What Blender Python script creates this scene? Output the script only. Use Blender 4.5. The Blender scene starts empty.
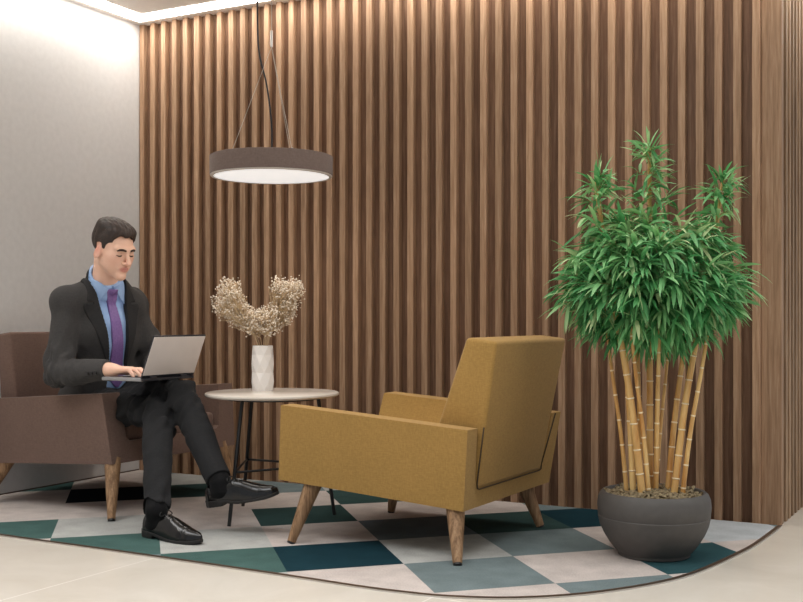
import bpy, bmesh, math, random
import numpy as np
from mathutils import Vector, Matrix
random.seed(7)
rng = np.random.default_rng(11)
SC = bpy.context.scene
COL = SC.collection
V = Vector
def srgb(r, g, b):
    f = lambda c: (c/255/12.92) if c/255 <= .04045 else ((c/255+.055)/1.055)**2.4
    return (f(r), f(g), f(b), 1)

# ------------------------------------------------------------------ objects
def tag(o, label=None, cat=None, group=None, kind=None):
    if label: o['label'] = label
    if cat: o['category'] = cat
    if group: o['group'] = group
    if kind: o['kind'] = kind
    return o
def empty(name, loc=(0, 0, 0), rz=0):
    o = bpy.data.objects.new(name, None); COL.objects.link(o)
    o.location = loc; o.rotation_euler = (0, 0, rz); o.empty_display_size = .1
    return o
def link(name, me, mat=None, parent=None, smooth=None):
    o = bpy.data.objects.new(name, me); COL.objects.link(o)
    if mat is not None:
        for m in (mat if isinstance(mat, (list, tuple)) else [mat]): me.materials.append(m)
    if parent: o.parent = parent
    if smooth is not None:
        me.polygons.foreach_set('use_smooth', [True]*len(me.polygons))
        if smooth < 180: me.set_sharp_from_angle(angle=math.radians(smooth))
    return o
def build(name, bm, mat, parent=None, smooth=None, local=True):
    """bmesh in world coordinates -> object; re-based on the parent so parts stay where they were drawn"""
    bmesh.ops.recalc_face_normals(bm, faces=bm.faces[:])
    me = bpy.data.meshes.new(name); bm.to_mesh(me); bm.free()
    o = link(name, me, mat, parent, smooth)
    if parent and local: rebase(o)
    return o
def world_of(o):
    m = Matrix.LocRotScale(o.location, o.rotation_euler, o.scale)
    return world_of(o.parent) @ m if o.parent else m
def rebase(o):
    o.data.transform(world_of(o.parent).inverted())
def frommesh(name, vf, mat, parent=None, smooth=180):
    v, f = vf
    me = bpy.data.meshes.new(name); me.from_pydata(v.tolist(), [], f.tolist()); me.update()
    o = link(name, me, mat, parent, smooth)
    if parent: rebase(o)
    return o

# ------------------------------------------------------------------ shapes
def hexa(bm, c, bev=0, seg=3):
    """8 corners: bottom ring 0-3, top ring 4-7"""
    vs = [bm.verts.new(p) for p in c]
    fs = [bm.faces.new([vs[i] for i in q]) for q in ((3,2,1,0),(4,5,6,7),(0,1,5,4),(1,2,6,5),(2,3,7,6),(3,0,4,7))]
    if bev:
        es = list({e for f in fs for e in f.edges})
        bmesh.ops.bevel(bm, geom=es, offset=bev, segments=seg, profile=.5, affect='EDGES')
def box(bm, x0, x1, y0, y1, z0, z1, bev=0, seg=2):
    hexa(bm, [(x0,y0,z0),(x1,y0,z0),(x1,y1,z0),(x0,y1,z0),(x0,y0,z1),(x1,y0,z1),(x1,y1,z1),(x0,y1,z1)], bev, seg)
def tube(bm, pts, rad, n=8, cap=True):
    pts = [V(p) for p in pts]
    if not isinstance(rad, (list, tuple)): rad = [rad]*len(pts)
    rings = []; u = None
    for i, p in enumerate(pts):
        t = (pts[min(i+1, len(pts)-1)] - pts[max(i-1, 0)]).normalized()
        if u is None:
            u = t.cross(V((0, 0, 1)))
            if u.length < .05: u = t.cross(V((1, 0, 0)))
        u = (u - t*u.dot(t)).normalized(); w = t.cross(u)
        rings.append([bm.verts.new(p + (u*math.cos(a)+w*math.sin(a))*rad[i]) for a in (2*math.pi*k/n for k in range(n))])
    for a, b in zip(rings, rings[1:]):
        for k in range(n): bm.faces.new((a[k], a[(k+1) % n], b[(k+1) % n], b[k]))
    if cap:
        bm.faces.new(rings[0][::-1]); bm.faces.new(rings[-1])
def lathe(bm, prof, n=64, c=(0, 0, 0), cap0=True, cap1=True):
    rings = [[bm.verts.new((c[0]+r*math.cos(2*math.pi*k/n), c[1]+r*math.sin(2*math.pi*k/n), c[2]+z)) for k in range(n)] for r, z in prof]
    for a, b in zip(rings, rings[1:]):
        for k in range(n): bm.faces.new((a[k], a[(k+1) % n], b[(k+1) % n], b[k]))
    if cap0: bm.faces.new(rings[0][::-1])
    if cap1: bm.faces.new(rings[-1])
def prism_strip(bm, pts, w, z0, z1, off=0):
    """flat strip of width w along a polyline, extruded z0..z1 (offset to the right of travel)"""
    L = []; R = []
    for i, p in enumerate(pts):
        t = (V(pts[min(i+1, len(pts)-1)]) - V(pts[max(i-1, 0)])).normalized(); nrm = V((t.y, -t.x))
        L.append(V(p).to_2d()+nrm*off); R.append(V(p).to_2d()+nrm*(off+w))
    rows = [[bm.verts.new((q.x, q.y, z)) for q, z in ((l, z0), (l, z1), (r, z1), (r, z0))] for l, r in zip(L, R)]
    for a, b in zip(rows, rows[1:]):
        for k in range(4): bm.faces.new((a[k], a[(k+1) % 4], b[(k+1) % 4], b[k]))
    bm.faces.new(rows[0]); bm.faces.new(rows[-1][::-1])
def catmull(P, n=8):
    P = [V(p) for p in P]; out = []
    for i in range(len(P)-1):
        a, b, c, d = P[max(i-1, 0)], P[i], P[i+1], P[min(i+2, len(P)-1)]
        for k in range(n):
            t = k/n
            out.append(.5*((2*b)+(c-a)*t+(2*a-5*b+4*c-d)*t*t+(3*b-a-3*c+d)*t**3))
    return out+[P[-1]]

# ------------------------------------------------------------------ signed distance modelling
class Grid:
    def __init__(s, lo, hi, h):
        s.h = h; s.lo = np.array(lo, float); s.n = np.ceil((np.array(hi)-s.lo)/h).astype(int)+1
        s.ax = [(s.lo[i]+h*np.arange(s.n[i])).astype(np.float32) for i in range(3)]
        s.v = np.full(s.n, .06, np.float32)
    def sl(s, lo, hi):
        out = []
        for i in range(3):
            a = max(0, int((lo[i]-s.lo[i])/s.h)-1); b = min(s.n[i], int((hi[i]-s.lo[i])/s.h)+2)
            if b <= a: return None
            out.append(slice(a, b))
        return tuple(out)
    def P(s, q):
        return s.ax[0][q[0]][:, None, None], s.ax[1][q[1]][None, :, None], s.ax[2][q[2]][None, None, :]
    def add(s, pr, k=.015):
        (lo, hi), fn = pr; m = max(.03, k*1.5)
        q = s.sl(np.array(lo)-m, np.array(hi)+m)
        if q is None: return s
        d = fn(*s.P(q)).astype(np.float32); a = s.v[q]
        h = np.clip(.5+.5*(a-d)/k, 0, 1); s.v[q] = a*(1-h)+d*h-k*h*(1-h); return s
    def sub(s, pr, k=.006):
        (lo, hi), fn = pr; q = s.sl(np.array(lo)-.03, np.array(hi)+.03)
        if q is None: return s
        d = -fn(*s.P(q)).astype(np.float32); a = s.v[q]
        h = np.clip(.5-.5*(a-d)/k, 0, 1); s.v[q] = a*(1-h)+d*h+k*h*(1-h); return s
    def inter(s, fn):
        q = (slice(None),)*3; s.v = np.maximum(s.v, fn(*s.P(q)).astype(np.float32)); return s
    def warp(s, fn):
        q = (slice(None),)*3; s.v += fn(*s.P(q)).astype(np.float32); return s
    def mesh(s):
        v = s.v; ins = v < 0; n = np.array(v.shape)
        cnt = np.zeros(n-1, np.int8)
        for a in (0, 1):
            for b in (0, 1):
                for c in (0, 1): cnt += ins[a:n[0]-1+a, b:n[1]-1+b, c:n[2]-1+c]
        act = (cnt > 0) & (cnt < 8); idx = np.argwhere(act)
        ids = np.full(act.shape, -1, np.int32); ids[act] = np.arange(len(idx))
        acc = np.zeros((len(idx), 3)); w = np.zeros(len(idx))
        cor = [(a, b, c) for a in (0, 1) for b in (0, 1) for c in (0, 1)]
        cv = {c: v[idx[:, 0]+c[0], idx[:, 1]+c[1], idx[:, 2]+c[2]] for c in cor}
        for c in cor:
            for ax in range(3):
                if c[ax] == 0:
                    d = list(c); d[ax] = 1; d = tuple(d); A = cv[c]; B = cv[d]; m = (A < 0) != (B < 0)
                    t = np.where(m, A/np.where(m, A-B, 1), 0)
                    p = np.tile(np.array(c, float), (len(idx), 1)); p[:, ax] = t
                    acc[m] += p[m]; w[m] += 1
        verts = s.lo+(idx+acc/w[:, None])*s.h
        faces = []
        for ax in range(3):
            b, c = (ax+1) % 3, (ax+2) % 3
            sa = [slice(None)]*3; sb = [slice(None)]*3; sa[ax] = slice(0, n[ax]-1); sb[ax] = slice(1, n[ax])
            x = ins[tuple(sa)] != ins[tuple(sb)]
            e = np.argwhere(x); e = e[(e[:, b] > 0) & (e[:, c] > 0) & (e[:, b] < n[b]-1) & (e[:, c] < n[c]-1)]
            q = []
            for db, dc in ((-1, -1), (0, -1), (0, 0), (-1, 0)):
                g = e.copy(); g[:, b] += db; g[:, c] += dc; q.append(ids[g[:, 0], g[:, 1], g[:, 2]])
            q = np.stack(q, 1); fl = ~ins[e[:, 0], e[:, 1], e[:, 2]]; q[fl] = q[fl][:, ::-1]; faces.append(q)
        f = np.concatenate(faces); f = f[(f >= 0).all(1)]
        return verts, f
def cone(a, b, ra, rb, cut=False, cut0=False):
    a = np.array(a, float); b = np.array(b, float); r = max(ra, rb); ab = b-a; L2 = ab@ab; L = math.sqrt(L2); u = ab/L
    def fn(x, y, z):
        px, py, pz = x-a[0], y-a[1], z-a[2]
        t0 = (px*ab[0]+py*ab[1]+pz*ab[2])/L2; t = np.clip(t0, 0, 1)
        d = np.sqrt((px-t*ab[0])**2+(py-t*ab[1])**2+(pz-t*ab[2])**2)-(ra+(rb-ra)*t)
        if cut: d = np.maximum(d, (t0-1)*L)
        if cut0: d = np.maximum(d, -t0*L)
        return d
    return (np.minimum(a, b)-r, np.maximum(a, b)+r), fn
def ell(c, r, F=None):
    """ellipsoid; F = 3 unit rows (local axes) or None"""
    c = np.array(c, float); R = np.array(r, float); F = np.eye(3) if F is None else np.array(F, float)
    ext = np.sqrt(((F*R[:, None])**2).sum(0))
    def fn(x, y, z):
        p = [x-c[0], y-c[1], z-c[2]]
        q = [F[i][0]*p[0]+F[i][1]*p[1]+F[i][2]*p[2] for i in range(3)]
        k0 = np.sqrt(sum((q[i]/R[i])**2 for i in range(3))); k1 = np.sqrt(sum((q[i]/R[i]**2)**2 for i in range(3)))
        return k0*(k0-1)/np.maximum(k1, 1e-6)
    return (c-ext, c+ext), fn
def inflate(pr, e):
    (lo, hi), fn = pr
    return (np.array(lo)-e, np.array(hi)+e), (lambda x, y, z: fn(x, y, z)-e)

# ------------------------------------------------------------------ materials
def mat(name, base=(.5, .5, .5, 1), rough=.6, metal=0, spec=.5, **kw):
    m = bpy.data.materials.new(name); m.use_nodes = True; nt = m.node_tree
    b = nt.nodes['Principled BSDF']
    b.inputs['Base Color'].default_value = base; b.inputs['Roughness'].default_value = rough
    b.inputs['Metallic'].default_value = metal; b.inputs['Specular IOR Level'].default_value = spec
    for k, v in kw.items(): b.inputs[k].default_value = v
    return m
def N(m, t, **kw):
    n = m.node_tree.nodes.new(t)
    for k, v in kw.items():
        if k in n.inputs: n.inputs[k].default_value = v
        else: setattr(n, k, v)
    return n
def L(m, a, b): m.node_tree.links.new(a, b)
def P(m): return m.node_tree.nodes['Principled BSDF']
def coords(m, scale=(1, 1, 1), obj=True):
    t = N(m, 'ShaderNodeTexCoord'); mp = N(m, 'ShaderNodeMapping'); mp.inputs['Scale'].default_value = scale
    L(m, t.outputs['Object'], mp.inputs['Vector']); return mp.outputs['Vector']
def ramp(m, fac, stops):
    r = N(m, 'ShaderNodeValToRGB'); e = r.color_ramp.elements
    while len(e) < len(stops): e.new(.5)
    for k, (p, c) in zip(e, stops): k.position = p; k.color = c
    L(m, fac, r.inputs['Fac']); return r.outputs['Color']
def bump(m, h, st=.2, dist=.01):
    b = N(m, 'ShaderNodeBump', Strength=st, Distance=dist); L(m, h, b.inputs['Height']); L(m, b.outputs['Normal'], P(m).inputs['Normal'])
def mixc(m, fac, a, b, mode='MIX'):
    x = N(m, 'ShaderNodeMix', data_type='RGBA', blend_type=mode)
    for s, v in ((x.inputs[0], fac), (x.inputs[6], a), (x.inputs[7], b)):
        if hasattr(v, 'is_linked'): L(m, v, s)
        else: s.default_value = v
    return x.outputs[2]
def noisy(name, c1, c2, scale=8, rough=.6, bs=.1, bscale=None, stretch=(1, 1, 1), metal=0, spec=.5, bd=.003):
    m = mat(name, c1, rough, metal, spec); v = coords(m, stretch)
    n = N(m, 'ShaderNodeTexNoise', Scale=scale, Detail=5.0); L(m, v, n.inputs['Vector'])
    L(m, ramp(m, n.outputs['Fac'], [(.3, c1), (.7, c2)]), P(m).inputs['Base Color'])
    if bs:
        n2 = N(m, 'ShaderNodeTexNoise', Scale=bscale or scale*4, Detail=3.0); L(m, v, n2.inputs['Vector']); bump(m, n2.outputs['Fac'], bs, bd)
    return m
def wood(name, dark, mid, light, axis='Z', slat=None, rough=.6):
    m = mat(name, mid, rough, 0, .2)
    st = {'Z': (1, 1, .055), 'X': (.055, 1, 1)}[axis]
    v = coords(m, st)
    n = N(m, 'ShaderNodeTexNoise', Scale=110.0, Detail=6.0, Roughness=.62, Distortion=.35); L(m, v, n.inputs['Vector'])
    v2 = coords(m, (1, 1, .12) if axis == 'Z' else (.12, 1, 1))
    w = N(m, 'ShaderNodeTexWave', Scale=9.0, Distortion=9.0, Detail=2.0, wave_type='BANDS', bands_direction='X'); w.inputs['Detail Scale'].default_value = 1.2; L(m, v2, w.inputs['Vector'])
    a = N(m, 'ShaderNodeMath', operation='MULTIPLY_ADD'); L(m, w.outputs['Fac'], a.inputs[0]); a.inputs[1].default_value = .14; L(m, n.outputs['Fac'], a.inputs[2])
    c = ramp(m, a.outputs[0], [(.36, dark), (.62, mid), (.85, light)])
    if slat:
        t = N(m, 'ShaderNodeTexCoord'); sx = N(m, 'ShaderNodeSeparateXYZ'); L(m, t.outputs['Object'], sx.inputs[0])
        q = N(m, 'ShaderNodeMath', operation='MULTIPLY_ADD'); L(m, sx.outputs[slat[0]], q.inputs[0]); q.inputs[1].default_value = 1/slat[1]; q.inputs[2].default_value = slat[2]
        fl = N(m, 'ShaderNodeMath', operation='FLOOR'); L(m, q.outputs[0], fl.inputs[0])
        wn = N(m, 'ShaderNodeTexWhiteNoise', noise_dimensions='1D'); L(m, fl.outputs[0], wn.inputs['W'])
        hs = N(m, 'ShaderNodeHueSaturation'); L(m, c, hs.inputs['Color'])
        mr = N(m, 'ShaderNodeMapRange'); L(m, wn.outputs['Value'], mr.inputs[0]); mr.inputs[3].default_value = .84; mr.inputs[4].default_value = 1.14
        L(m, mr.outputs[0], hs.inputs['Value']); c = hs.outputs['Color']
    L(m, c, P(m).inputs['Base Color']); bump(m, n.outputs['Fac'], .12, .002)
    return m
def fabric(name, c1, c2, s=900, bs=.03, sheen=.12):
    c1 = tuple(x*.88 for x in c2[:3])+(1,); c2 = tuple(min(1, x*1.12) for x in c2[:3])+(1,)
    m = mat(name, c1, .92, 0, .15); P(m).inputs['Sheen Weight'].default_value = sheen
    v = coords(m)
    n = N(m, 'ShaderNodeTexNoise', Scale=6.0, Detail=3.0); L(m, v, n.inputs['Vector'])
    n3 = N(m, 'ShaderNodeTexNoise', Scale=220.0, Detail=2.0); L(m, coords(m, (1, 1, .25)), n3.inputs['Vector'])
    n4 = N(m, 'ShaderNodeTexNoise', Scale=220.0, Detail=2.0); L(m, coords(m, (.25, .25, 1)), n4.inputs['Vector'])
    ad = N(m, 'ShaderNodeMath', operation='ADD'); L(m, n3.outputs['Fac'], ad.inputs[0]); L(m, n4.outputs['Fac'], ad.inputs[1])
    a2 = N(m, 'ShaderNodeMath', operation='MULTIPLY_ADD'); L(m, n.outputs['Fac'], a2.inputs[0]); a2.inputs[1].default_value = .35; L(m, ad.outputs[0], a2.inputs[2])
    hv = N(m, 'ShaderNodeMath', operation='MULTIPLY'); L(m, a2.outputs[0], hv.inputs[0]); hv.inputs[1].default_value = .5
    L(m, ramp(m, hv.outputs[0], [(.44, c1), (.74, c2)]), P(m).inputs['Base Color']); bump(m, ad.outputs[0], bs, .0006)
    return m
def emit(name, col, st):
    m = mat(name, (.8, .8, .8, 1), .5); P(m).inputs['Emission Color'].default_value = col; P(m).inputs['Emission Strength'].default_value = st; return m

PITCH = .0829
M = {}
M['wood'] = wood('slat oak', srgb(146, 115, 89), srgb(169, 136, 108), srgb(187, 155, 127), 'Z', (0, PITCH, .5+.1045/PITCH))
M['wood_back_shaded'] = wood('shaded backing oak', srgb(106, 79, 61), srgb(124, 94, 74), srgb(143, 112, 89), 'Z', (0, PITCH, .1045/PITCH))  # same oak as the battens, darkened to paint in the shade between them
M['wood_side'] = wood('side slat oak', srgb(130, 104, 81), srgb(158, 130, 103), srgb(182, 154, 126), 'Z', (1, PITCH, .3))
M['leg'] = wood('leg ash', srgb(104, 78, 56), srgb(150, 118, 88), srgb(176, 144, 112), 'Z', None, .5)
M['paint'] = noisy('wall paint', srgb(206, 204, 202), srgb(212, 210, 208), 30, .9, .12, 240, spec=.2)
M['ceil'] = noisy('ceiling paint', srgb(240, 234, 228), srgb(243, 237, 231), 20, .95, 0)
M['led'] = emit('led diffuser', (1, .965, .91, 1), 14.5)
M['metal_brown'] = mat('bronze edging', srgb(96, 78, 64), .4, .6)
M['black'] = mat('black powder coat', srgb(24, 24, 25), .45)
M['yellow'] = fabric('mustard fabric', srgb(136, 105, 52), srgb(161, 126, 70))
M['brown'] = fabric('cocoa fabric', srgb(88, 69, 60), srgb(110, 88, 78))
M['marble'] = noisy('pale stone', srgb(214, 206, 196), srgb(196, 186, 174), 5, .18, 0)
M['ceramic'] = mat('white ceramic', srgb(236, 230, 224), .45)
M['shade'] = fabric('taupe lamp fabric', srgb(100, 86, 80), srgb(118, 102, 95))
M['steel'] = mat('brushed steel', srgb(200, 196, 190), .3, 1)
M['wire'] = mat('steel wire', srgb(190, 180, 168), .45, .6)
M['diff'] = emit('lamp diffuser', (1, .99, .98, 1), .62)
M['rim'] = mat('lamp rim', srgb(200, 190, 182), .6)
M['pot'] = noisy('matt charcoal pot', srgb(78, 74, 71), srgb(84, 80, 77), 30, .62, .05)
M['gap_shade'] = mat('dark seam', srgb(60, 44, 22), .9)  # painted shade colour for the gap around the chair backs
# floor tiles
m = M['floor'] = mat('polished beige tile', srgb(210, 200, 186), .16, 0, .45)
v = coords(m); n = N(m, 'ShaderNodeTexNoise', Scale=2.2, Detail=8.0, Roughness=.6, Distortion=.8); L(m, v, n.inputs['Vector'])
base = ramp(m, n.outputs['Fac'], [(.3, srgb(202, 193, 180)), (.55, srgb(209, 201, 189)), (.75, srgb(216, 209, 198))])
br = N(m, 'ShaderNodeTexBrick', offset=0.0, squash=1.0); mp = N(m, 'ShaderNodeMapping'); t = N(m, 'ShaderNodeTexCoord')
mp.inputs['Location'].default_value = (2.88+12, -3.135+24, 0); L(m, t.outputs['Object'], mp.inputs['Vector']); L(m, mp.outputs['Vector'], br.inputs['Vector'])
for k, x in (('Scale', 1), ('Brick Width', 1.2), ('Row Height', 2.4), ('Mortar Size', .003), ('Mortar Smooth', 0.0), ('Bias', 0)): br.inputs[k].default_value = x
br.inputs['Color1'].default_value = br.inputs['Color2'].default_value = (0, 0, 0, 1); br.inputs['Mortar'].default_value = (1, 1, 1, 1)
L(m, mixc(m, br.outputs['Color'], base, srgb(228, 222, 213)), P(m).inputs['Base Color'])
# carpet tiles
def carpet(name, c):
    d = tuple(x*.90 for x in c[:3])+(1,); l = tuple(min(1, x*1.24) for x in c[:3])+(1,)
    m = mat(name, c, 1, 0, .08); v = coords(m)
    n = N(m, 'ShaderNodeTexNoise', Scale=160.0, Detail=4.0); L(m, v, n.inputs['Vector'])
    n2 = N(m, 'ShaderNodeTexNoise', Scale=9.0, Detail=4.0); L(m, v, n2.inputs['Vector'])
    a = N(m, 'ShaderNodeMath', operation='ADD'); L(m, n.outputs['Fac'], a.inputs[0]); L(m, n2.outputs['Fac'], a.inputs[1])
    hv = N(m, 'ShaderNodeMath', operation='MULTIPLY'); L(m, a.outputs[0], hv.inputs[0]); hv.inputs[1].default_value = .5
    L(m, ramp(m, hv.outputs[0], [(.36, d), (.64, l)]), P(m).inputs['Base Color']); bump(m, n.outputs['Fac'], .5, .003); return m
CT = {k: carpet('carpet '+k, srgb(*c)) for k, c in dict(L=(176, 166, 160), G=(158, 158, 154), S=(102, 113, 114), T=(62, 86, 82), D=(46, 66, 64), N=(20, 46, 54), K=(10, 20, 28), B=(166, 170, 173), Q=(92, 101, 106), E=(42, 70, 74)).items()}

# ------------------------------------------------------------------ setting
XL, XR, YW, CZ = -4.68, -.916, 4.95, 2.683
RZ = .006
bm = bmesh.new(); box(bm, XL-.2, 3.2, -1.2, 8.2, -.12, 0); tag(build('floor', bm, M['floor']), kind='structure')
bm = bmesh.new(); box(bm, XL-.2, 3.2, -1.2, 8.2, CZ, CZ+.12); tag(build('ceiling', bm, M['ceil']), kind='structure')
def wall_frame(o, loc, deg): o.location = loc; o.rotation_euler = (0, 0, math.radians(deg)); return o
WA = 1.64; LA = -1.9                       # the two walls are not quite square to the carpet grid
CA = V((-4.606, 4.857, 0)); CB = V((XR, 4.963, 0))
bm = bmesh.new(); box(bm, -.12, 0, -5.4, .3, 0, CZ); wl = tag(wall_frame(build('wall_left', bm, M['paint']), CA, -LA), kind='structure')
bm = bmesh.new(); box(bm, 0, .006, -4.6, -.002, 0, .012); tag(wall_frame(build('baseboard_left', bm, M['metal_brown']), CA, -LA), kind='structure')
DB = .034; LW = (CB-CA).length
bm = bmesh.new(); box(bm, -LW-.3, -.036, DB, DB+.12, 0, CZ)
wb = tag(wall_frame(build('wall_back', bm, M['wood_back_shaded']), CB, WA), kind='structure')
bm = bmesh.new()
for k in range(44):
    x = -.1045-PITCH*k
    box(bm, x-.0168, x+.0168, 0, DB+.004, 0, CZ, .0015, 1)
build('batten_cladding', bm, M['wood'], wb, local=False)
bm = bmesh.new(); box(bm, -.0875, 0, DB-.006, DB+.05, 0, CZ, .0015, 1); build('corner_board', bm, M['wood'], wb, local=False)
YR = CB.y+DB+.05
bm = bmesh.new(); box(bm, XR-.2, XR-.034, CB.y+.16, 8.2, 0, CZ); wr = tag(build('wall_right', bm, M['wood_side']), kind='structure')
bm = bmesh.new()
for k in range(37):
    y = YR+.049+.018+PITCH*k
    box(bm, XR-.038, XR, y-.018, y+.018, 0, CZ, .0015, 1)
build('batten_cladding', bm, M['wood_side'], wr, local=False)
YW = 4.963; YB = YW+DB
# recessed light channel running along the walls
t = empty('recessed_light_strip', (CA.x+.14, CA.y-.14, CZ))
def inset(d):
    dx = V((math.cos(math.radians(WA)), math.sin(math.radians(WA)), 0)); n1 = V((dx.y, -dx.x, 0))      # away from the slatted wall
    dy = V((math.sin(math.radians(LA)), math.cos(math.radians(LA)), 0)); n2 = V((dy.y, -dy.x, 0))       # away from the white wall
    m_ = Matrix(((n1.x, n1.y), (n2.x, n2.y))); c = CA.to_2d(); r_ = V((n1.to_2d().dot(c)+d, n2.to_2d().dot(c)+d)); k = m_.inverted() @ r_
    p = V((k.x, k.y, 0)); q = p-dy*4.4; e = CB+n1*d+dx*(.06+d)
    return q, p, e, V((e.x, 8.0, 0))
bm = bmesh.new(); i0, i1 = inset(.062), inset(.172)
for z0_ in (0,):
    A_ = [bm.verts.new((p.x, p.y, CZ-.004)) for p in i0]; B_ = [bm.verts.new((p.x, p.y, CZ-.004)) for p in i1]
    C_ = [bm.verts.new((p.x, p.y, CZ+.01)) for p in i0]; D_ = [bm.verts.new((p.x, p.y, CZ+.01)) for p in i1]
    for k in range(3):
        for P_, Q_ in ((A_, B_), (B_, D_), (D_, C_), (C_, A_)): bm.faces.new((P_[k], P_[k+1], Q_[k+1], Q_[k]))
    for k in (0, 3): bm.faces.new((A_[k], B_[k], D_[k], C_[k]))
build('diffuser', bm, M['led'], t)
tag(t, 'bright white recessed light strip turning the corner of the ceiling above the slatted wall', 'ceiling light')

# ------------------------------------------------------------------ rug
arc = [(-4.665, 3.125), (-3.735, 3.128), (-3.156, 3.139), (-2.7, 3.143), (-2.219, 3.143), (-1.96, 3.138), (-1.807, 3.146), (-1.631, 3.175), (-1.426, 3.273), (-1.224, 3.478), (-1.048, 3.821), (-.957, 4.346), (-.935, 4.7), (-.93, 4.962)]
edge = catmull([(x, y, 0) for x, y in arc], 7)
rug = empty('rug', (-2.6, 4.0, 0))
bm = bmesh.new()
vs = [bm.verts.new((p.x, p.y, RZ)) for p in edge]+[bm.verts.new((XR-.03, CB.y-.004, RZ)), bm.verts.new((CA.x+.002, CA.y-.003, RZ))]
bm.faces.new(vs)
p0 = V((-1.989, 3.489, 0)); e1 = V((.3, -.318, 0)); e2 = V((.3, .32, 0))
for i in range(-9, 5):
    for c, d in ((p0+e1*i, e2), (p0+e2*i, e1)):
        bmesh.ops.bisect_plane(bm, geom=bm.verts[:]+bm.edges[:]+bm.faces[:], plane_co=c, plane_no=V((-d.y, d.x, 0)), dist=1e-5)
tiles = {(-7,-3):'L',(-6,-4):'T',(-6,-3):'L',(-6,-2):'G',(-5,-4):'L',(-5,-3):'K',(-5,-2):'D',(-5,-1):'S',(-4,-4):'L',(-4,-3):'L',(-4,-2):'L',(-4,-1):'L',(-4,0):'D',
 (-3,-4):'T',(-3,-3):'G',(-3,-2):'L',(-3,-1):'D',(-3,0):'L',(-3,1):'L',(-3,2):'S',(-2,-3):'T',(-2,-2):'G',(-2,-1):'L',(-2,0):'Q',(-2,1):'D',(-2,2):'N',(-2,3):'B',
 (-1,-2):'T',(-1,-1):'N',(-1,0):'G',(-1,1):'S',(-1,2):'L',(-1,3):'B',(0,-1):'L',(0,0):'S',(0,1):'L',(0,2):'E',(0,3):'L',(1,0):'L',(1,1):'S',(1,2):'L',(-5,0):'G',(-4,1):'G'}
keys = list(CT)
det = e1.x*e2.y-e1.y*e2.x
for f in bm.faces:
    c = f.calc_center_median()-p0
    i = math.floor((c.x*e2.y-c.y*e2.x)/det); j = math.floor((e1.x*c.y-e1.y*c.x)/det)
    f.material_index = keys.index(tiles.get((i, j), 'GLS'[(i*7+j*3) % 3]))
me = bpy.data.meshes.new('carpet'); 
r = bmesh.ops.extrude_face_region(bm, geom=bm.faces[:])
for v_ in [g for g in r['geom'] if isinstance(g, bmesh.types.BMVert)]: v_.co.z = .0005
build('carpet', bm, list(CT.values()), rug)
bm = bmesh.new(); prism_strip(bm, [(p.x, p.y) for p in edge], .015, .0005, RZ); build('edge_trim', bm, M['metal_brown'], rug)
bm = bmesh.new(); prism_strip(bm, [(p.x, p.y) for p in edge], .006, .0005, RZ-.001, .0152); build('outer_trim', bm, M['steel'], rug)
tag(rug, 'inlaid carpet of grey, beige and teal diamond tiles with rounded bronze-trimmed edge', 'rug')

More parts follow.
